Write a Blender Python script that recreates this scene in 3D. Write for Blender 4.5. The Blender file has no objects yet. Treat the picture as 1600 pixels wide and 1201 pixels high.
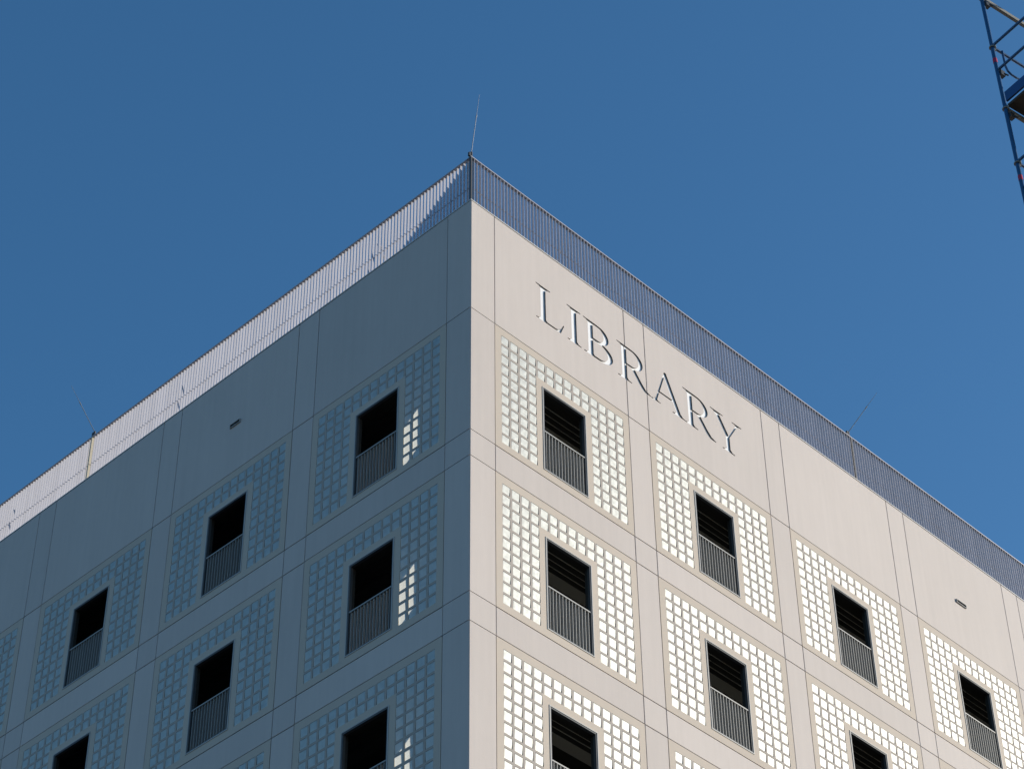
import bpy, bmesh, math, random
from mathutils import Vector, Matrix

random.seed(7)
C = bpy.context.scene.collection
SC = bpy.context.scene

# ------------------------------------------------------------------ camera, sky, sun, exposure
ZR = 39.53                      # height of the roof edge above the ground
CAM = Vector((-25.4022, -25.7004, 1.60))
YAW, PITCH, ROLL, FPX = 0.802733, 0.733713, -0.011003, 3791.85
def cam_axes():
    fw = Vector((math.sin(YAW)*math.cos(PITCH), math.cos(YAW)*math.cos(PITCH), math.sin(PITCH)))
    r = Vector((math.cos(YAW), -math.sin(YAW), 0)); u = r.cross(fw)
    return r*math.cos(ROLL)+u*math.sin(ROLL), u*math.cos(ROLL)-r*math.sin(ROLL), fw
CR, CU, CF = cam_axes()
cd = bpy.data.cameras.new('camera'); cam = bpy.data.objects.new('camera', cd); C.objects.link(cam)
cd.sensor_fit = 'HORIZONTAL'; cd.sensor_width = 36.0; cd.lens = FPX/1600*36.0
cd.clip_start = 0.5; cd.clip_end = 6000
cam.matrix_world = Matrix(((CR.x, CU.x, -CF.x, CAM.x), (CR.y, CU.y, -CF.y, CAM.y), (CR.z, CU.z, -CF.z, CAM.z), (0, 0, 0, 1)))
SC.camera = cam

SUN = Vector((1.0, -0.64, 0.394)).normalized()
world = bpy.data.worlds.new('World'); SC.world = world; world.use_nodes = True
wn = world.node_tree
sky = wn.nodes.new('ShaderNodeTexSky'); sky.sky_type = 'NISHITA'; sky.sun_disc = False
sky.sun_elevation = math.asin(SUN.z); sky.sun_rotation = math.atan2(SUN.x, SUN.y)
sky.altitude = 250; sky.air_density = 1.0; sky.dust_density = 0.6; sky.ozone_density = 3.0
bg = wn.nodes['Background']; bg.inputs['Strength'].default_value = 0.13
hs = wn.nodes.new('ShaderNodeHueSaturation'); hs.inputs['Saturation'].default_value = 1.20; hs.inputs['Hue'].default_value = 0.496; hs.inputs['Value'].default_value = 1.03
wn.links.new(sky.outputs[0], hs.inputs['Color']); wn.links.new(hs.outputs[0], bg.inputs['Color'])
sl = bpy.data.lights.new('sun', 'SUN'); sun = bpy.data.objects.new('sun', sl); C.objects.link(sun)
sl.energy = 4.65; sl.angle = math.radians(0.53); sl.color = (1.0, 0.92, 0.785)
sun.location = (60, -40, 60); sun.rotation_euler = SUN.to_track_quat('Z', 'Y').to_euler()
SC.view_settings.view_transform = 'Standard'; SC.view_settings.look = 'None'
SC.view_settings.exposure = 0.22; SC.view_settings.gamma = 1.0; SC.view_settings.use_curve_mapping = False
SC.cycles.max_bounces = 6

# ------------------------------------------------------------------ materials
def mat(name, col, rough=0.6, metal=0.0, spec=0.5):
    m = bpy.data.materials.new(name); m.use_nodes = True
    b = m.node_tree.nodes['Principled BSDF']
    b.inputs['Base Color'].default_value = (*col, 1); b.inputs['Roughness'].default_value = rough
    b.inputs['Metallic'].default_value = metal; b.inputs['Specular IOR Level'].default_value = spec
    return m
def vary(m, scale=3.0, amount=0.06, stretch=(1, 1, 1), obj_amount=0.03, bump=0.0, bscale=60.0, streak=0.0):
    """mottling from object-space noise, a small tint per piece, fine relief"""
    t = m.node_tree; n = t.nodes; b = n['Principled BSDF']; col = b.inputs['Base Color'].default_value[:3]
    tc = n.new('ShaderNodeTexCoord'); mp = n.new('ShaderNodeMapping'); mp.inputs['Scale'].default_value = stretch
    geo = n.new('ShaderNodeNewGeometry')
    t.links.new(geo.outputs['Position'], mp.inputs['Vector'])
    nz = n.new('ShaderNodeTexNoise'); nz.inputs['Scale'].default_value = scale; nz.inputs['Detail'].default_value = 5
    t.links.new(mp.outputs[0], nz.inputs['Vector'])
    nz2 = n.new('ShaderNodeTexNoise'); nz2.inputs['Scale'].default_value = scale*7; nz2.inputs['Detail'].default_value = 3
    t.links.new(mp.outputs[0], nz2.inputs['Vector'])
    oi = n.new('ShaderNodeObjectInfo')
    def math_(op, a, bb):
        k = n.new('ShaderNodeMath'); k.operation = op
        for i, v in enumerate((a, bb)):
            if isinstance(v, (int, float)): k.inputs[i].default_value = v
            else: t.links.new(v, k.inputs[i])
        return k.outputs[0]
    v = math_('MULTIPLY', math_('SUBTRACT', nz.outputs['Fac'], 0.5), amount*2)
    v = math_('ADD', v, math_('MULTIPLY', math_('SUBTRACT', nz2.outputs['Fac'], 0.5), amount*0.8))
    v = math_('ADD', v, math_('MULTIPLY', math_('SUBTRACT', oi.outputs['Random'], 0.5), obj_amount*2))
    if streak:
        mp3 = n.new('ShaderNodeMapping'); mp3.inputs['Scale'].default_value = (5, 5, 0.16)
        t.links.new(geo.outputs['Position'], mp3.inputs['Vector'])
        nz3 = n.new('ShaderNodeTexNoise'); nz3.inputs['Scale'].default_value = 1.3; nz3.inputs['Detail'].default_value = 6; nz3.inputs['Roughness'].default_value = 0.65
        t.links.new(mp3.outputs[0], nz3.inputs['Vector'])
        v = math_('ADD', v, math_('MULTIPLY', math_('SUBTRACT', nz3.outputs['Fac'], 0.5), streak))
    v = math_('ADD', v, 1.0)
    vm = n.new('ShaderNodeVectorMath'); vm.operation = 'SCALE'; vm.inputs[0].default_value = col
    t.links.new(v, vm.inputs['Scale']); t.links.new(vm.outputs[0], b.inputs['Base Color'])
    if bump:
        nb = n.new('ShaderNodeTexNoise'); nb.inputs['Scale'].default_value = bscale; nb.inputs['Detail'].default_value = 4
        t.links.new(geo.outputs['Position'], nb.inputs['Vector'])
        bp = n.new('ShaderNodeBump'); bp.inputs['Strength'].default_value = bump; bp.inputs['Distance'].default_value = 0.01
        t.links.new(nb.outputs['Fac'], bp.inputs['Height']); t.links.new(bp.outputs[0], b.inputs['Normal'])
    return m
M = {}
M['concrete'] = vary(mat('pale_concrete', (0.515, 0.468, 0.450), 0.75, spec=0.3), 0.9, 0.06, (1, 1, 0.45), 0.045, 0.15, 40, 0.14)
M['grid'] = vary(mat('glass_grid_concrete', (0.50, 0.44, 0.385), 0.8, spec=0.3), 2.0, 0.05, (1, 1, 0.6), 0.02, 0.2, 60)
M['mortar'] = vary(mat('block_joint_mortar', (0.39, 0.355, 0.33), 0.85, spec=0.2), 6.0, 0.08, obj_amount=0.02)
M['coping'] = vary(mat('coping_metal', (0.55, 0.55, 0.55), 0.45, 0.0), 3, 0.05)
M['frame_core'] = mat('dark_structure', (0.06, 0.058, 0.055), 0.9)
M['interior'] = vary(mat('dark_interior_paint', (0.05, 0.049, 0.045), 0.8, spec=0.2), 1.5, 0.15)
M['inner_glass'] = mat('inner_dark_glass', (0.01, 0.012, 0.014), 0.25, spec=0.3)
M['ceiling_strip'] = mat('ceiling_strip_metal', (0.55, 0.53, 0.48), 0.5)
M['railing'] = vary(mat('satin_aluminium', (0.43, 0.425, 0.47), 0.45, 0.22, 0.5), 4, 0.04, (1, 1, 0.2), 0.05)
M['rail_post'] = mat('ochre_lit_post', (0.42, 0.38, 0.30), 0.55)  # yellowish sunlight put into the colour of the left railing posts
M['dark_metal'] = mat('dark_metal', (0.05, 0.052, 0.056), 0.5)
M['window_metal'] = vary(mat('anthracite_window_metal', (0.085, 0.092, 0.10), 0.4), 5, 0.1)
M['trim'] = mat('window_trim_metal', (0.40, 0.395, 0.385), 0.5, 0.0)
M['window_rail'] = vary(mat('window_rail_metal', (0.31, 0.31, 0.305), 0.5, 0.1), 5, 0.05, obj_amount=0.06)
M['letter'] = vary(mat('white_letter_inlay', (0.78, 0.79, 0.82), 0.5), 3, 0.03)
M['letter_side_shade'] = mat('letter_pocket_shade', (0.10, 0.092, 0.085), 0.6)  # shade on the letter pocket walls, put into the colour
M['rod'] = mat('lightning_rod_metal', (0.30, 0.32, 0.35), 0.4, 0.4)
M['blue_tube'] = vary(mat('blue_scaffold_paint', (0.010, 0.080, 0.21), 0.4), 12, 0.25, obj_amount=0.1)
M['blue_deck'] = mat('blue_deck_edge', (0.008, 0.06, 0.20), 0.45)
M['deck_wood'] = vary(mat('dark_deck_board', (0.06, 0.045, 0.03), 0.8), 6, 0.3)
M['steel'] = vary(mat('galvanised_steel', (0.24, 0.23, 0.20), 0.55, 0.0), 8, 0.05)
M['red'] = mat('red_band', (0.42, 0.012, 0.06), 0.5)
M['roof'] = mat('roof_membrane', (0.16, 0.155, 0.15), 0.9)
M['paving'] = vary(mat('grey_paving', (0.05, 0.049, 0.046), 0.85), 0.4, 0.12, obj_amount=0, bump=0.3, bscale=8)

def glass_block_material():
    m = bpy.data.materials.new('frosted_glass_block'); m.use_nodes = True; t = m.node_tree; n = t.nodes
    for k in list(n): n.remove(k)
    out = n.new('ShaderNodeOutputMaterial')
    dif = n.new('ShaderNodeBsdfDiffuse'); dif.inputs[0].default_value = (0.03, 0.035, 0.04, 1)
    tr = n.new('ShaderNodeBsdfTranslucent'); tr.inputs[0].default_value = (0.80, 0.80, 0.74, 1)
    gl = n.new('ShaderNodeBsdfGlossy'); gl.inputs['Roughness'].default_value = 0.57
    oi = n.new('ShaderNodeObjectInfo'); geo = n.new('ShaderNodeNewGeometry')
    nz = n.new('ShaderNodeTexNoise'); nz.inputs['Scale'].default_value = 9; nz.inputs['Detail'].default_value = 2
    t.links.new(geo.outputs['Position'], nz.inputs['Vector'])
    cr = n.new('ShaderNodeMapRange'); cr.inputs['From Min'].default_value = 0.3; cr.inputs['From Max'].default_value = 0.7
    cr.inputs['To Min'].default_value = 0.34; cr.inputs['To Max'].default_value = 0.43
    t.links.new(nz.outputs['Fac'], cr.inputs['Value'])
    cc = n.new('ShaderNodeVectorMath'); cc.operation = 'SCALE'; cc.inputs[0].default_value = (0.965, 0.985, 0.95)
    t.links.new(cr.outputs[0], cc.inputs['Scale']); t.links.new(cc.outputs[0], gl.inputs['Color'])
    bp = n.new('ShaderNodeBump'); bp.inputs['Strength'].default_value = 0.18; bp.inputs['Distance'].default_value = 0.02
    t.links.new(nz.outputs['Fac'], bp.inputs['Height']); t.links.new(bp.outputs[0], gl.inputs['Normal'])
    mx = n.new('ShaderNodeMixShader'); mx.inputs[0].default_value = 0.45
    t.links.new(dif.outputs[0], mx.inputs[1]); t.links.new(tr.outputs[0], mx.inputs[2])
    ad = n.new('ShaderNodeAddShader'); t.links.new(mx.outputs[0], ad.inputs[0]); t.links.new(gl.outputs[0], ad.inputs[1])
    t.links.new(ad.outputs[0], out.inputs['Surface'])
    return m
M['block'] = glass_block_material()

# ------------------------------------------------------------------ helpers
class MB:
    def __init__(s): s.v = []; s.f = []
    def box(s, x0, x1, y0, y1, z0, z1, skip=''):
        i = len(s.v)
        s.v += [(x, y, z) for x in (x0, x1) for y in (y0, y1) for z in (z0, z1)]
        F = {'l': (0, 1, 3, 2), 'r': (4, 6, 7, 5), 'f': (0, 4, 5, 1), 'b': (2, 3, 7, 6), 'd': (0, 2, 6, 4), 't': (1, 5, 7, 3)}
        s.f += [tuple(i+k for k in q) for n, q in F.items() if n not in skip]
        return s
    def tube(s, a, b, r, n=10, r2=None):
        a, b = Vector(a), Vector(b); d = (b-a).normalized(); r2 = r if r2 is None else r2
        p = d.orthogonal().normalized(); q = d.cross(p); i = len(s.v)
        for c, rr in ((a, r), (b, r2)):
            for k in range(n):
                t = 2*math.pi*k/n; s.v.append(tuple(c+p*rr*math.cos(t)+q*rr*math.sin(t)))
        for k in range(n): s.f.append((i+k, i+(k+1) % n, i+n+(k+1) % n, i+n+k))
        s.f.append(tuple(i+k for k in reversed(range(n)))); s.f.append(tuple(i+n+k for k in range(n)))
        return s
    def path(s, pts, r, n=8):
        pts = [Vector(p) for p in pts]; i0 = len(s.v); ref = None
        for j, c in enumerate(pts):
            d = (pts[min(j+1, len(pts)-1)]-pts[max(j-1, 0)]).normalized()
            p = (ref-d*ref.dot(d)).normalized() if ref else d.orthogonal().normalized(); ref = p; q = d.cross(p)
            for k in range(n):
                t = 2*math.pi*k/n; s.v.append(tuple(c+p*r*math.cos(t)+q*r*math.sin(t)))
        for j in range(len(pts)-1):
            for k in range(n):
                a = i0+j*n; s.f.append((a+k, a+(k+1) % n, a+n+(k+1) % n, a+n+k))
        s.f.append(tuple(i0+k for k in reversed(range(n)))); e = i0+(len(pts)-1)*n
        s.f.append(tuple(e+k for k in range(n)))
        return s
    def mesh(s, name, m, fix=False):
        me = bpy.data.meshes.new(name); me.from_pydata(s.v, [], s.f); me.materials.append(m)
        if fix:
            bm = bmesh.new(); bm.from_mesh(me); bmesh.ops.recalc_face_normals(bm, faces=bm.faces); bm.to_mesh(me); bm.free()
        me.update(); return me
def lattice(xs, zs, solid, y0, y1):
    """slab standing in the xz plane, depth y0..y1, made of the solid cells of a grid; open cells are real holes"""
    nx, nz = len(xs)-1, len(zs)-1; b = MB(); idx = {}
    def V(i, k, s):
        if (i, k, s) not in idx: idx[(i, k, s)] = len(b.v); b.v.append((xs[i], (y0, y1)[s], zs[k]))
        return idx[(i, k, s)]
    S = lambda i, k: 0 <= i < nx and 0 <= k < nz and solid(i, k)
    for i in range(nx):
        for k in range(nz):
            if not S(i, k): continue
            b.f.append((V(i, k, 0), V(i+1, k, 0), V(i+1, k+1, 0), V(i, k+1, 0)))
            b.f.append((V(i, k, 1), V(i, k+1, 1), V(i+1, k+1, 1), V(i+1, k, 1)))
            if not S(i-1, k): b.f.append((V(i, k, 0), V(i, k+1, 0), V(i, k+1, 1), V(i, k, 1)))
            if not S(i+1, k): b.f.append((V(i+1, k, 0), V(i+1, k, 1), V(i+1, k+1, 1), V(i+1, k+1, 0)))
            if not S(i, k-1): b.f.append((V(i, k, 0), V(i, k, 1), V(i+1, k, 1), V(i+1, k, 0)))
            if not S(i, k+1): b.f.append((V(i, k+1, 0), V(i+1, k+1, 0), V(i+1, k+1, 1), V(i, k+1, 1)))
    return b
def obj(name, me, parent=None, loc=(0, 0, 0), rz=0.0, label=None, kind=None):
    o = bpy.data.objects.new(name, me); C.objects.link(o); o.location = loc; o.rotation_euler = (0, 0, rz)
    if parent: o.parent = parent
    if label: o['label'] = label
    if kind: o['kind'] = kind
    return o
def thing(name, label, cat, loc=(0, 0, 0), rz=0.0, group=None):
    o = bpy.data.objects.new(name, None); C.objects.link(o); o.location = loc; o.rotation_euler = (0, 0, rz)
    o.empty_display_size = 0.3; o['label'] = label; o['category'] = cat
    if group: o['group'] = group
    return o
def project(P):
    d = Vector(P)-CAM; w = d.dot(CF)
    return 800+FPX*d.dot(CR)/w, 600.5-FPX*d.dot(CU)/w
def F(face, u, d, z):          # facade coordinates -> world; R: right facade (faces -y), L: left facade (faces -x)
    return Vector((u, d, ZR+z)) if face == 'R' else Vector((d, u, ZR+z))
RZ = {'R': 0.0, 'L': -math.pi/2}

# ------------------------------------------------------------------ dimensions of the facade grid
CN, PW, PR = 0.709, 4.123, 0.677           # corner pier, panel width, pier width
TOP, PH, SP = 3.186, 3.317, 0.676          # attic panel height, window panel height, spandrel height
PITCH_U, PITCH_Z = PW+PR, PH+SP
JT = 0.017                                 # open joint
TH = 0.16                                  # panel thickness
NB, NR = 9, 9
SHOW_B, SHOW_R = 6, 5                      # bays and storeys built in full
WIDTH = 2*CN+NB*PW+(NB-1)*PR
BP, BS = 0.271, 0.216                      # glass block pitch and size
BX0, BZ0 = -PW/2+0.192, -0.206            # first block corner in panel (origin top centre)
WX0, WX1, WZ1, WZ0 = -0.645, 0.645, -0.885, -3.10   # window opening
RAIL_Z = -2.05

ground = MB().box(-3000, 3000, -3000, 3000, -0.5, 0).mesh('ground', M['paving'])
obj('ground', ground, kind='structure')

bld = thing('library_building', 'pale concrete cube-shaped library building with glass block windows and recessed lettering', 'building')

# ------------------------------------------------------------------ concrete panels
pm = {}
def panel_mesh(w, h):
    key = (round(w, 3), round(h, 3))
    if key not in pm:
        b = MB().box(-w/2+JT/2, w/2-JT/2, 0, TH, -h+JT/2, -JT/2)
        me = b.mesh('concrete_panel', M['concrete'])
        bm = bmesh.new(); bm.from_mesh(me)
        ed = [e for e in bm.edges if all(abs(v.co.y) < 1e-6 for v in e.verts)]
        bmesh.ops.bevel(bm, geom=ed, offset=0.006, segments=1, affect='EDGES'); bm.to_mesh(me); bm.free()
        pm[key] = me
    return pm[key]
def corner_mesh(h):
    b = MB(); z0, z1 = -h+JT/2, -JT/2; a = CN-JT/2; c = 0.018
    pts = [(c, 0), (a, 0), (a, TH), (TH, TH), (TH, a), (0, a), (0, c)]
    n = len(pts)
    for z in (z0, z1): b.v += [(x, y, z) for x, y in pts]
    for k in range(n): b.f.append((k, (k+1) % n, n+(k+1) % n, n+k))
    b.f.append(tuple(reversed(range(n)))); b.f.append(tuple(n+k for k in range(n)))
    return b.mesh('corner_panel', M['concrete'], fix=True)
rows = [(0.0, TOP, 'top')]
z = -TOP
for r in range(SHOW_R):
    rows.append((z, PH, 'win')); rows.append((z-PH, SP, 'sp')); z -= PITCH_Z
Z_END = z
cols = []
u = CN
for b_ in range(SHOW_B):
    cols.append((u, PW, 'panel', b_)); cols.append((u+PW, PR, 'pier', b_)); u += PITCH_U
U_END = u
lettered = []
for (zt, h, kind) in rows:
    obj('corner_panel', corner_mesh(h), bld, (0, 0, ZR+zt))
    for face in 'RL':
        for (u0, w, ck, bi) in cols:
            if kind == 'win' and ck == 'panel': continue
            o = obj('concrete_panel', panel_mesh(w, h), bld, F(face, u0+w/2, 0, zt), RZ[face])
            if face == 'R' and kind == 'top' and (bi == 0 or (bi == 1 and ck == 'panel')): lettered.append((o, u0+w/2, w))

# the rest of the building: far bays and lower storeys, plain
fa = MB().box(U_END, WIDTH, 0, TH, Z_END+ZR, ZR-0.003).box(CN, WIDTH, 0, TH, 0.02, Z_END+ZR-0.01)
obj('lower_wall', fa.mesh('lower_wall', M['concrete']), bld)
fb = MB().box(0, TH, U_END, WIDTH, Z_END+ZR, ZR-0.003).box(0, TH, CN, WIDTH, 0.02, Z_END+ZR-0.01)
obj('lower_wall', fb.mesh('lower_wall', M['concrete']), bld)
obj('corner_wall', MB().box(0, CN-JT, 0, CN-JT, 0.02, Z_END+ZR-0.01).mesh('corner_wall', M['concrete']), bld)
obj('rear_wall', MB().box(WIDTH-TH, WIDTH, TH+0.01, WIDTH, 0.02, ZR-0.005).mesh('rear_wall', M['concrete']), bld)
obj('rear_wall', MB().box(TH+0.01, WIDTH-TH-0.01, WIDTH-TH, WIDTH, 0.02, ZR-0.005).mesh('rear_wall', M['concrete']), bld)

# structural frame standing behind the panels
def frame_mesh():
    xs = [0.2, CN+0.06]; zs = []
    uu = CN
    for b_ in range(SHOW_B):
        xs += [uu+PW-0.06, uu+PW+PR+0.06]; uu += PITCH_U
    zz = 0-TOP+0.06; lev = [(-0.01, -TOP+0.06)]
    for r in range(SHOW_R):
        zb = -TOP-r*PITCH_Z-PH; lev.append((zb+0.06, zb-SP-0.06))
    zs = sorted([v for a, b in lev for v in (a, b)])
    solid = lambda i, k: (i % 2 == 0) or (k % 2 == 0)
    return xs, [q+ZR for q in zs], solid
xs, zs, solid = frame_mesh()
bb = lattice(xs, zs, solid, TH+0.004, 0.42)
obj('structural_frame', bb.mesh('structural_frame', M['frame_core']), bld)
bb = lattice([-q for q in reversed(xs)], zs, lambda i, k: solid(len(xs)-2-i, k), TH+0.004, 0.415)
obj('structural_frame', bb.mesh('structural_frame', M['frame_core']), bld, (0, 0, 0), -math.pi/2)

# floors, inner wall, roof
for r in range(-1, SHOW_R):
    zb = -TOP-r*PITCH_Z-PH
    s = MB().box(TH+0.02, WIDTH-TH-0.02, TH+0.02, WIDTH-TH-0.02, ZR+zb-0.44, ZR+zb-0.05)
    if r == -1: s = MB().box(TH+0.02, WIDTH-TH-0.02, TH+0.02, WIDTH-TH-0.02, ZR-TOP+0.24, ZR-0.35)
    obj('roof_slab' if r == -1 else 'floor_slab', s.mesh('slab', M['interior']), bld)
IN = 2.35
for r in range(SHOW_R):
    zc = ZR-TOP-r*PITCH_Z+0.236; zf = ZR-TOP-r*PITCH_Z-PH-0.05
    obj('inner_wall', MB().box(IN, WIDTH-3, IN, WIDTH-3, zf+0.004, zc-0.004).mesh('inner_wall', M['inner_glass']), bld)
    for k, (dd, ww, hh) in enumerate(((1.24, 0.018, 0.012), (1.40, 0.014, 0.010), (1.55, 0.018, 0.012), (1.70, 0.30, 0.008))):
        e = U_END+0.3
        obj('ceiling_strip', MB().box(dd, e, dd, dd+ww, zc-hh, zc-0.002).mesh('ceiling_strip', M['ceiling_strip']), bld)
        obj('ceiling_strip', MB().box(dd, dd+ww, dd+ww+0.002, e, zc-hh, zc-0.002).mesh('ceiling_strip', M['frame_core']), bld)
obj('roof_surface', MB().box(TH+0.02, WIDTH-TH-0.02, TH+0.02, WIDTH-TH-0.02, ZR-0.346, ZR-0.30).mesh('roof_surface', M['roof']), bld)

# coping on the parapet
cl = 2.4
n = int(WIDTH/cl)+1
for face in 'RL':
    for k in range(n):
        a = k*cl+(0.006 if k else (0.26 if face == 'L' else -0.01)); e = min((k+1)*cl, WIDTH)-0.0
        cm = MB().box(a, e, -0.01, TH+0.03, ZR+0.001, ZR+0.026) if face == 'R' else MB().box(-0.01, TH+0.03, a, e, ZR+0.001, ZR+0.026)
        if face == 'L' and k == 0: cm = MB().box(-0.01, TH+0.03, TH+0.036, e, ZR+0.001, ZR+0.026)
        obj('coping', cm.mesh('coping', M['coping']), bld)

# ------------------------------------------------------------------ window panels: concrete grid, glass blocks, frame, railing
def is_block(i, j):           # i column 0..13, j row 0..10 from the top
    return not (4 <= i <= 9 and j >= 2)
GX = [-PW/2+JT/2]; GZ = [-JT/2]
for i in range(14): GX += [BX0+i*BP, BX0+i*BP+BS]
GX += [PW/2-JT/2]
for j in range(11): GZ += [BZ0-j*BP, BZ0-j*BP-BS]
GZ += [-PH+JT/2]
GXs = sorted(set([round(v, 5) for v in GX+[WX0, WX1]])); GZs = sorted(set([round(v, 5) for v in GZ+[WZ0, WZ1]]))
def grid_solid(i, k):
    x = (GXs[i]+GXs[i+1])/2; zc = (GZs[k]+GZs[k+1])/2
    if WX0 < x < WX1 and WZ0 < zc < WZ1: return False
    for a in range(14):
        if BX0+a*BP < x < BX0+a*BP+BS:
            for c in range(11):
                if is_block(a, c) and BZ0-c*BP-BS < zc < BZ0-c*BP: return False
    return True
grid_me = lattice(GXs, GZs, grid_solid, 0.0, 0.066).mesh('window_panel', M['grid'])
grid_me.materials.append(M['mortar'])
for pl in grid_me.polygons:
    c = pl.center
    left = BX0 < c.x < BX0+3*BP+BS; right = BX0+10*BP < c.x < BX0+13*BP+BS; top = BZ0 > c.z > BZ0-BP-BS and BX0 < c.x < BX0+13*BP+BS
    low = c.z > BZ0-10*BP-BS
    if top or ((left or right) and low and c.z < BZ0): pl.material_index = 1
def block_geo(b, cx, cz, y=0.0, fn=None):
    h = BS/2; e = 0.016; p = 0.006; i = len(b.v)
    ring = lambda s, yy: [(-s, yy, -s), (s, yy, -s), (s, yy, s), (-s, yy, s)]
    for s, yy in ((h-0.0015, 0.0602), (h-0.0015, 0.0115), (h-0.010, 0.0065), (h*0.6, 0.0060)):
        for x, y_, z_ in ring(s, yy):
            v = (cx+x, y+y_+(-0.0055+(h-z_)*0.050 if y_ < 0.05 else 0.0), cz+z_); b.v.append(fn(v) if fn else v)
    for q in range(3):
        for k in range(4):
            b.f.append((i+q*4+k, i+q*4+(k+1) % 4, i+q*4+4+(k+1) % 4, i+q*4+4+k))
    b.f.append((i+12, i+13, i+14, i+15))
bm_ = MB(); block_geo(bm_, 0, 0); block_me = bm_.mesh('glass_block', M['block'])

def ring_boxes(x0, x1, z0, z1, w, y0, y1):
    xs = [x0, x0+w, x1-w, x1]; zs = [z0, z0+w, z1-w, z1]
    return lattice(xs, zs, lambda i, k: not (i == 1 and k == 1), y0, y1)
trim_me = ring_boxes(WX0-0.018, WX1+0.018, WZ0-0.018, WZ1+0.018, 0.022, -0.012, 0.05).mesh('window_trim', M['trim'])
lin_me = ring_boxes(WX0+0.0045, WX1-0.0045, WZ0+0.0045, WZ1-0.0045, 0.030, 0.0, 0.072).mesh('window_frame', M['window_metal'])
wr = MB().box(WX0+0.05, WX1-0.05, 0.028, 0.082, RAIL_Z-0.018, RAIL_Z+0.012)
wr.box(WX0+0.05, WX1-0.05, 0.035, 0.075, WZ0+0.052, WZ0+0.07)
rail_me = MB().box(WX0+0.004, WX1-0.004, -0.004, 0.066, RAIL_Z-0.016, RAIL_Z+0.014).mesh('window_railing', M['window_rail'])
bal_me = MB().box(-0.006, 0.006, 0.0, 0.058, WZ0+0.05, RAIL_Z-0.018).mesh('baluster', M['window_rail'])
NBAL = 13
cand = []
units = []
for face in 'RL':
    for r in range(SHOW_R):
        for (u0, w, ck, bi) in cols:
            if ck != 'panel': continue
            units.append((face, r, bi, u0+w/2, -TOP-r*PITCH_Z))
def area_at(P, face):
    x, y = project(P)
    inside = -10 < x < 1610 and -10 < y < 1211
    ax, ay = project(P+(Vector((BS, 0, 0)) if face == 'R' else Vector((0, BS, 0)))); bx, by = project(P+Vector((0, 0, BS)))
    return abs((ax-x)*(by-y)-(ay-y)*(bx-x)) if inside else 0
for ui, (face, r, bi, uc, zt) in enumerate(units):
    for i in range(14):
        for j in range(11):
            if is_block(i, j):
                lx = BX0+i*BP+BS/2; lz = BZ0-j*BP-BS/2
                P = F(face, uc+(lx if face == 'R' else -lx), 0, zt+lz)
                cand.append((area_at(P, face), ui, lx, lz, P))
cand.sort(key=lambda c: -c[0])
single = cand[:300]; rest = cand[300:]
balc = sorted([(area_at(F(face, uc, 0, zt+RAIL_Z-0.3), face), ui) for ui, (face, r, bi, uc, zt) in enumerate(units)], reverse=True)
bal_units = {ui for a, ui in balc[:23]}
restbal = MB()
panels = []
for ui, (face, r, bi, uc, zt) in enumerate(units):
    p = obj('window_panel', grid_me, bld, F(face, uc, 0, zt), RZ[face]); panels.append(p)
    obj('window_trim', trim_me, p); obj('window_frame', lin_me, p)
    rl = obj('window_railing', rail_me, bld, F(face, uc, 0.012, zt), RZ[face])
    for k in range(NBAL):
        lx = WX0+0.05+(k+0.5)*(WX1-WX0-0.10)/NBAL
        if ui in bal_units: obj('baluster', bal_me, rl, (lx, 0.004, 0))
        else:
            i0 = len(restbal.v)
            for v in bal_me.vertices:
                q = (v.co.x+lx, v.co.y+0.016, v.co.z)
                restbal.v.append((uc+q[0], q[1], ZR+zt+q[2]) if face == 'R' else (q[1], uc-q[0], ZR+zt+q[2]))
            restbal.f += [tuple(i0+k2 for k2 in pl.vertices) for pl in bal_me.polygons]
obj('far_balusters', restbal.mesh('far_balusters', M['window_rail']), bld, kind='stuff')
for a, ui, lx, lz, P in single: obj('glass_block', block_me, panels[ui], (lx, 0, lz))
rb = MB()
for a, ui, lx, lz, P in rest:
    face, r, bi, uc, zt = units[ui]
    fn = (lambda v: (uc+v[0], v[1], ZR+zt+v[2])) if face == 'R' else (lambda v: (v[1], uc-v[0], ZR+zt+v[2]))
    block_geo(rb, lx, lz, 0, fn)
obj('far_glass_blocks', rb.mesh('far_glass_blocks', M['block']), bld, kind='stuff')

rev_me = ring_boxes(WX0+0.0015, WX1-0.0015, WZ0+0.0015, WZ1-0.0015, 0.008, 0.073, TH+0.002).mesh('window_reveal', M['interior'])
for p in panels: obj('window_reveal', rev_me, p)

# ------------------------------------------------------------------ LIBRARY: letters sunk into the attic panels
def arc(cx, cz, rx, rz, a0, a1, n=18):
    return [(cx+rx*math.cos(math.radians(a0+(a1-a0)*k/n)), cz+rz*math.sin(math.radians(a0+(a1-a0)*k/n))) for k in range(n+1)]
H = 1.03; TK = 0.160; TN = 0.050
def rect(x0, x1, z0, z1): return [(x0, z0), (x1, z0), (x1, z1), (x0, z1)]
def serif_foot(cx, hw, w=TK, z=0.0, up=1):     # slab serif with brackets under a stem
    t = 0.034*up; g = 0.09*up
    return [(cx-hw, z), (cx+hw, z), (cx+hw, z+t*0.7), (cx+w/2+0.05, z+t), (cx+w/2-0.002, z+g), (cx-w/2+0.002, z+g), (cx-w/2-0.05, z+t), (cx-hw, z+t*0.7)]
def stem(cx, hw0, hw1):
    return [rect(cx-TK/2, cx+TK/2, 0.03, H-0.03), serif_foot(cx, hw0), serif_foot(cx, hw1, TK, H, -1)]
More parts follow.
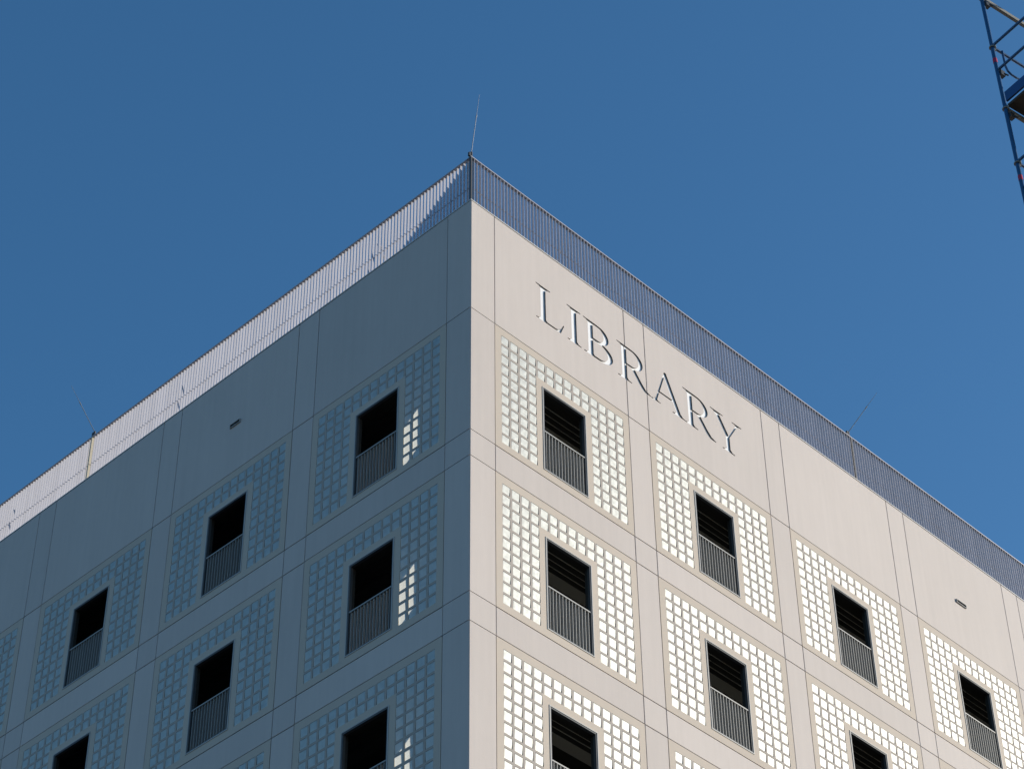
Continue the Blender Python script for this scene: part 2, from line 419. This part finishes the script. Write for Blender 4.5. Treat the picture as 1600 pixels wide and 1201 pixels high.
def bowl(xs, xc, xr, z0, z1, th=TK):
    zc = (z0+z1)/2; rz = (z1-z0)/2
    return [(xs, z1)]+[q for q in arc(xc, zc, xr-xc, rz, 90, -90)]+[(xs, z0), (xs, z0+TN)]+[q for q in arc(xc-0.01, zc, xr-xc-th+0.01, rz-TN, -90, 90)]+[(xs, z1-TN)]
def diag(x0, z0, x1, z1, w): return [(x0-w/2, z0), (x0+w/2, z0), (x1+w/2, z1), (x1-w/2, z1)]
LET = []
c = 0.235
LET.append(('L', 1.965, stem(c, 0.225, 0.225)+[rect(c, 0.70, 0.003, 0.045), [(0.55, 0.004), (0.775, 0.004), (0.885, 0.285), (0.86, 0.285), (0.78, 0.135), (0.69, 0.06), (0.55, 0.034)]]))
LET.append(('I', 2.95, stem(0.22, 0.22, 0.22)))
c = 0.235
LET.append(('B', 3.465, stem(c, 0.23, 0.23)+[bowl(c, 0.50, 0.825, 0.52, H-0.004), bowl(c, 0.53, 0.945, 0.004, 0.549)]))
def rr(x):
    return stem(c, 0.23, 0.23)+[bowl(c, 0.50, 0.855, 0.475, H-0.004, 0.135),
        [(0.44, 0.49), (0.565, 0.50), (0.80, 0.205), (0.93, 0.075), (1.085, 0.022), (1.085, 0.002), (0.88, 0.002), (0.76, 0.085), (0.62, 0.27)]]
LET.append(('R', 4.555, rr(0)))
LET.append(('A', 5.64, [[(0.505, H+0.035), (0.555, H+0.035), (0.195, 0.03), (0.14, 0.03)],
    [(0.475, H-0.055), (0.535, H+0.034), (0.57, H+0.034), (1.03, 0.03), (0.885, 0.03)],
    rect(0.28, 0.78, 0.325, 0.370), serif_foot(0.165, 0.155, 0.045), serif_foot(0.945, 0.225)]))
LET.append(('R', 6.765, rr(0)))
LET.append(('Y', 7.72, [rect(0.505, 0.637, 0.03, 0.47), serif_foot(0.571, 0.215),
    [(0.145, H-0.03), (0.295, H-0.03), (0.637, 0.46), (0.637, 0.40), (0.505, 0.40), (0.505, 0.46)],
    [(0.92, H-0.03), (0.97, H-0.03), (0.640, 0.46), (0.58, 0.46)],
    serif_foot(0.225, 0.225, 0.14, H, -1), serif_foot(0.94, 0.17, 0.045, H, -1)]))
ZB = ZR-2.12
DEP = 0.038
def prism(polys, ox, y0, y1):
    b = MB()
    for k, pl in enumerate(polys):
        e = 0.0007*k; n = len(pl); i = len(b.v)
        area = sum(pl[q][0]*pl[(q+1) % n][1]-pl[(q+1) % n][0]*pl[q][1] for q in range(n))
        if area < 0: pl = list(reversed(pl))
        for yy in (y0-e, y1): b.v += [(ox+x, yy, ZB+zz) for x, zz in pl]
        for q in range(n): b.f.append((i+q, i+n+q, i+n+(q+1) % n, i+(q+1) % n))
        b.f.append(tuple(i+q for q in range(n))); b.f.append(tuple(i+n+q for q in reversed(range(n))))
    return b
def boolean(me_a, mat_a, cut, op):
    a = bpy.data.objects.new('tmp_a', me_a); C.objects.link(a); a.matrix_world = mat_a
    c_ = bpy.data.objects.new('tmp_c', cut); C.objects.link(c_)
    md = a.modifiers.new('b', 'BOOLEAN'); md.operation = op; md.object = c_; md.solver = 'EXACT'; md.use_self = True
    bpy.context.view_layer.update()
    dg = bpy.context.evaluated_depsgraph_get(); me = bpy.data.meshes.new_from_object(a.evaluated_get(dg))
    bpy.data.objects.remove(a); bpy.data.objects.remove(c_)
    return me
def union_prism(polys, ox, y0, y1):
    """letter outline as one clean solid"""
    cur = prism(polys[:1], ox, y0, y1).mesh('letter', M['letter'], fix=True)
    for k in range(1, len(polys)):
        nxt = prism([polys[k]], ox, y0, y1).mesh('piece', M['letter'], fix=True)
        cur = boolean(cur, Matrix.Identity(4), nxt, 'UNION')
    return cur
def combine(meshes):
    b = MB()
    for me in meshes:
        i = len(b.v); b.v += [tuple(v.co) for v in me.vertices]; b.f += [tuple(i+q for q in pl.vertices) for pl in me.polygons]
    return b
cutters = [(ch, ox, union_prism(pl, ox, -0.05, DEP)) for ch, ox, pl in LET]
for o, uc, w in lettered:
    me = o.data.copy()
    for ch, ox, cm in cutters:
        if ox < uc+w/2 and ox+1.2 > uc-w/2:
            me = boolean(me, Matrix.Translation(o.location), cm, 'DIFFERENCE')
    me.materials.clear(); me.materials.append(M['concrete']); o.data = me
    me.materials.append(M['letter_side_shade'])
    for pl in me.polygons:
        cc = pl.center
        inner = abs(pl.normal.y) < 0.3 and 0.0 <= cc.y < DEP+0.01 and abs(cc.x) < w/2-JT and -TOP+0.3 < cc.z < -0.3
        pl.material_index = 1 if inner else 0  # pocket walls take the painted shade tone
slabs = [(uc-w/2+JT/2+0.001, uc+w/2-JT/2-0.001) for o, uc, w in lettered]
for ch, ox, cm in cutters:
    sb = MB()
    for a, e in slabs: sb.box(a, e, DEP-0.006, DEP+0.006, ZB-0.2, ZB+1.4)
    c2 = prism([], 0, 0, 0)
    deep = bpy.data.meshes.new('deep'); deep = cm.copy()
    for v in deep.vertices:
        if v.co.y > 0: v.co.y = DEP+0.05
    me = boolean(sb.mesh('letter', M['letter']), Matrix.Identity(4), deep, 'INTERSECT')
    me.materials.clear(); me.materials.append(M['letter'])
    for pl in me.polygons: pl.material_index = 0
    lo = obj('letter', me, bld, label='recessed capital letter '+ch+' of the word LIBRARY')

# overflow spouts in the attic panels
def spout(face, u, z, w=0.40):
    b = lattice([-w/2, -w/2+0.012, w/2-0.012, w/2], [-0.05, -0.038, 0.038, 0.05], lambda i, k: not (i == 1 and k == 1), -0.035, -0.0005)
    s = obj('overflow_spout', b.mesh('overflow_spout', M['trim']), bld, F(face, u, 0, z), RZ[face])
    obj('spout_shade_plate', MB().box(-w/2+0.013, w/2-0.013, -0.012, -0.001, -0.037, 0.037).mesh('spout_shade_plate', M['inner_glass']), s)  # solid dark plate stands in for the shaded hollow of the spout
spout('R', 17.15, -1.73); spout('L', 7.545, -1.74, 0.36)

# ------------------------------------------------------------------ railings on the roof edge
FP, FT, FD0, FD1, FZ0, FZ1 = 0.1035, 0.0075, 0.012, 0.075, 0.030, 1.385
fin_me = MB().box(-FT/2, FT/2, FD0, FD1, FZ0, FZ1).mesh('slat', M['railing'])
POSTS = (13.31, 26.6, 39.9)
for face in 'RL':
    lab = ('blue-grey shaded metal slat railing along the roof edge above the lettering' if face == 'R' else
           'sunlit pale metal slat railing along the roof edge above the shaded left facade')
    t = thing('roof_railing', lab, 'railing', (0, 0, ZR), 0.0, 'railings along the roof edge')
    s0 = 0.06 if face == 'R' else 0.10
    N = int((WIDTH-0.2)/FP)
    rest_f = MB()
    for k in range(N):
        u = s0+(k+0.5)*FP
        if min(abs(u-q) for q in POSTS) < 0.045: continue
        jit = random.uniform(-0.0008, 0.0008)
        if k < 285:
            sl_ = obj('slat', fin_me, t, (u+jit, 0, 0) if face == 'R' else (0, u+jit, 0), RZ[face])
        else:
            if face == 'R': rest_f.box(u-FT/2, u+FT/2, FD0, FD1, FZ0, FZ1)
            else: rest_f.box(FD0, FD1, u-FT/2, u+FT/2, FZ0, FZ1)
    obj('far_slats', rest_f.mesh('far_slats', M['railing']), t, kind='stuff')
    def bar(name, d0, d1, z0, z1, m='railing', a=0.0):
        g = MB().box(a, WIDTH, d0, d1, z0, z1) if face == 'R' else MB().box(d0, d1, a, WIDTH, z0, z1)
        obj(name, g.mesh(name, M[m]), t)
    bar('top_rail', FD0-0.006, FD1+0.008, FZ1+0.001, FZ1+0.026, a=0.075 if face == 'L' else -0.0)
    bar('middle_rail', FD1+0.002, FD1+0.014, 0.515, 0.53, 'railing', a=0.09)
    bar('bottom_rail', FD0+0.01, FD1-0.01, 0.0265, 0.0295, a=0.09)
    for q in POSTS:
        g = MB().box(q-0.022, q+0.022, 0.004, 0.10, 0.0265, FZ1-0.001) if face == 'R' else MB().box(0.004, 0.10, q-0.022, q+0.022, 0.0265, FZ1-0.001)
        obj('post', g.mesh('post', M['dark_metal' if face == 'R' else 'rail_post']), t)  # left posts carry a painted sunlit tint, right posts a dark tone
    if face == 'R':
        obj('corner_post', MB().box(0.0, 0.036, 0.004, 0.062, 0.0265, FZ1-0.001).mesh('corner_post', M['dark_metal']), t)
        # struts leaning back to the roof
    for q in (3.02, 9.7, 16.35, 23.0, 29.7, 36.3):
        if min(abs(q-pp) for pp in POSTS) < 0.3: continue
        g = MB().tube((q, 0.11, 0.9), (q, 0.62, -0.30), 0.014) if face == 'R' else MB().tube((0.11, q, 0.9), (0.62, q, -0.30), 0.014)
        obj('back_strut', g.mesh('back_strut', M['railing']), t)

# ------------------------------------------------------------------ lightning rods
def rod(loc, lean, label, zt, bracket_side):
    t = thing('lightning_rod', label, 'lightning rod', (loc[0], loc[1], ZR+1.39), 0, 'lightning rods on the roof railing')
    h0 = zt-1.39
    base = MB().tube((0, 0, 0.022), (0, 0, h0), 0.030, 10)
    base.box(*bracket_side)
    obj('bracket', base.mesh('bracket', M['dark_metal'], fix=True), t)
    tip = Vector((lean[0], lean[1], h0+lean[2])); b0 = Vector((0, 0, h0-0.01)); mid = b0.lerp(tip, 0.62)
    obj('lower_rod', MB().tube(b0, mid, 0.0095, 8, 0.0085).mesh('lower_rod', M['rod']), t)
    obj('clamp', MB().tube(mid-(tip-b0).normalized()*0.04, mid+(tip-b0).normalized()*0.04, 0.014, 8).mesh('clamp', M['rod']), t)
    obj('upper_rod', MB().tube(mid+(tip-b0).normalized()*0.041, tip, 0.006, 8, 0.0035).mesh('upper_rod', M['rod']), t)
rod((0.04, 0.04), (0, -0.25, 1.72), 'thin upright lightning rod on the top corner of the roof railing', 1.56, (-0.075, -0.031, -0.02, 0.03, 0.022, 0.13))
rod((13.31, 0.07), (0, -1.01, 0.69), 'thin lightning rod slanting outward over the right facade', 1.60, (-0.08, -0.031, -0.025, 0.025, 0.06, 0.20))
rod((0.07, 13.31), (-0.87, 0, 0.98), 'thin lightning rod slanting outward over the left facade', 1.60, (-0.025, 0.025, 0.031, 0.08, 0.06, 0.20))

# ------------------------------------------------------------------ blue scaffold tower on the right
PA = Vector((-4.189-0.019, -14.929+0.020, 0)); DZ = ZR-12.262+0.06   # standard seen in the photo, height of the deck seen
th = math.radians(-9.5)
tw = thing('scaffold_tower', 'blue tubular scaffold tower with decks and red bands, cut by the right edge', 'scaffold', (PA.x, PA.y, 0), th)
LX, LY, R0 = 2.57, -1.40, 0.029
LIFT = 2.44
TOPZ = DZ+2*LIFT+1.3
levels = [DZ+LIFT*k for k in range(-11, 3)]
std_me = MB().tube((0, 0, 0.05), (0, 0, TOPZ), R0, 14).mesh('standard', M['blue_tube'])
band_me = MB().tube((0, 0, -0.045), (0, 0, 0.045), R0+0.0035, 14).mesh('red_band', M['red'])
bx_me = MB().tube((0.035, 0, 0), (LX-0.035, 0, 0), 0.022, 10).mesh('guard_rail', M['blue_tube'])
by_me = MB().tube((0, -0.035, 0), (0, LY+0.035, 0), 0.022, 10).mesh('guard_rail', M['blue_tube'])
tr_me = MB().box(0.04, LX-0.04, -0.025, 0.025, -0.03, 0.03).mesh('ledger', M['steel'])
dk_me = MB().box(0.04, LX-0.04, LY+0.03, -0.02, -0.045, 0.0).mesh('deck', M['deck_wood'])
toe_me = MB().box(-0.016, 0.014, LY+0.05, -0.05, -0.02, 0.17).mesh('toe_board', M['blue_deck'])
ros = MB().tube((0, 0, -0.010), (0, 0, 0.010), 0.048, 12).tube((0.045, 0, -0.035), (0.045, 0, 0.035), 0.017, 8).tube((0.01, -0.045, -0.03), (0.01, -0.045, 0.035), 0.015, 8)
ros_me = ros.mesh('coupler', M['steel'])
clm = MB().box(-0.035, 0.045, -0.035, 0.035, -0.05, 0.05).tube((0.03, -0.03, 0.0), (0.09, -0.05, -0.02), 0.013, 8)
clm_me = clm.mesh('clamp', M['dark_metal'])
foot_me = MB().box(-0.08, 0.08, -0.08, 0.08, 0.001, 0.012).tube((0, 0, 0.012), (0, 0, 0.06), 0.018, 8).mesh('base_plate', M['steel'])
corners = [(0, 0), (LX, 0), (0, LY), (LX, LY)]
for (x, y) in corners:
    obj('standard', std_me, tw, (x, y, 0)); obj('base_plate', foot_me, tw, (x, y, 0))
for zl in levels:
    if zl < DZ+1: obj('deck', dk_me, tw, (0, 0, zl-0.02)); obj('toe_board', toe_me, tw, (0.0, 0, zl))
    for y in (0, LY):
        obj('ledger', tr_me, tw, (0, y, zl-0.13)); obj('guard_rail', bx_me, tw, (0, y, zl+1.21))
    for x in (0, LX):
        obj('guard_rail', by_me, tw, (x, 0, zl+1.22)); obj('guard_rail', by_me, tw, (x, 0, zl+0.69))
    for (x, y) in corners:
        obj('red_band', band_me, tw, (x, y, zl+0.895)); obj('coupler', ros_me, tw, (x, y, zl+1.19)); obj('coupler', ros_me, tw, (x, y, zl-0.13))
    obj('clamp', clm_me, tw, (0.055, -0.02, zl-0.26)); obj('clamp', clm_me, tw, (0.05, -0.02, zl+0.63))
    pts = [(0.17, -0.03, zl+1.20), (0.17, -0.03, zl+1.02), (0.175, -0.03, zl+0.86), (0.20, -0.03, zl+0.79), (0.26, -0.03, zl+0.755), (0.36, -0.03, zl+0.75), (0.60, -0.03, zl+0.80), (1.2, -0.03, zl+0.9)]
    obj('bent_guard_tube', MB().path(pts, 0.017).mesh('bent_guard_tube', M['blue_tube']), tw)
    obj('brace', MB().tube((0.05, LY-0.03, zl+0.1), (LX-0.05, LY-0.03, zl+LIFT-0.25), 0.02, 8).mesh('brace', M['blue_tube']), tw)
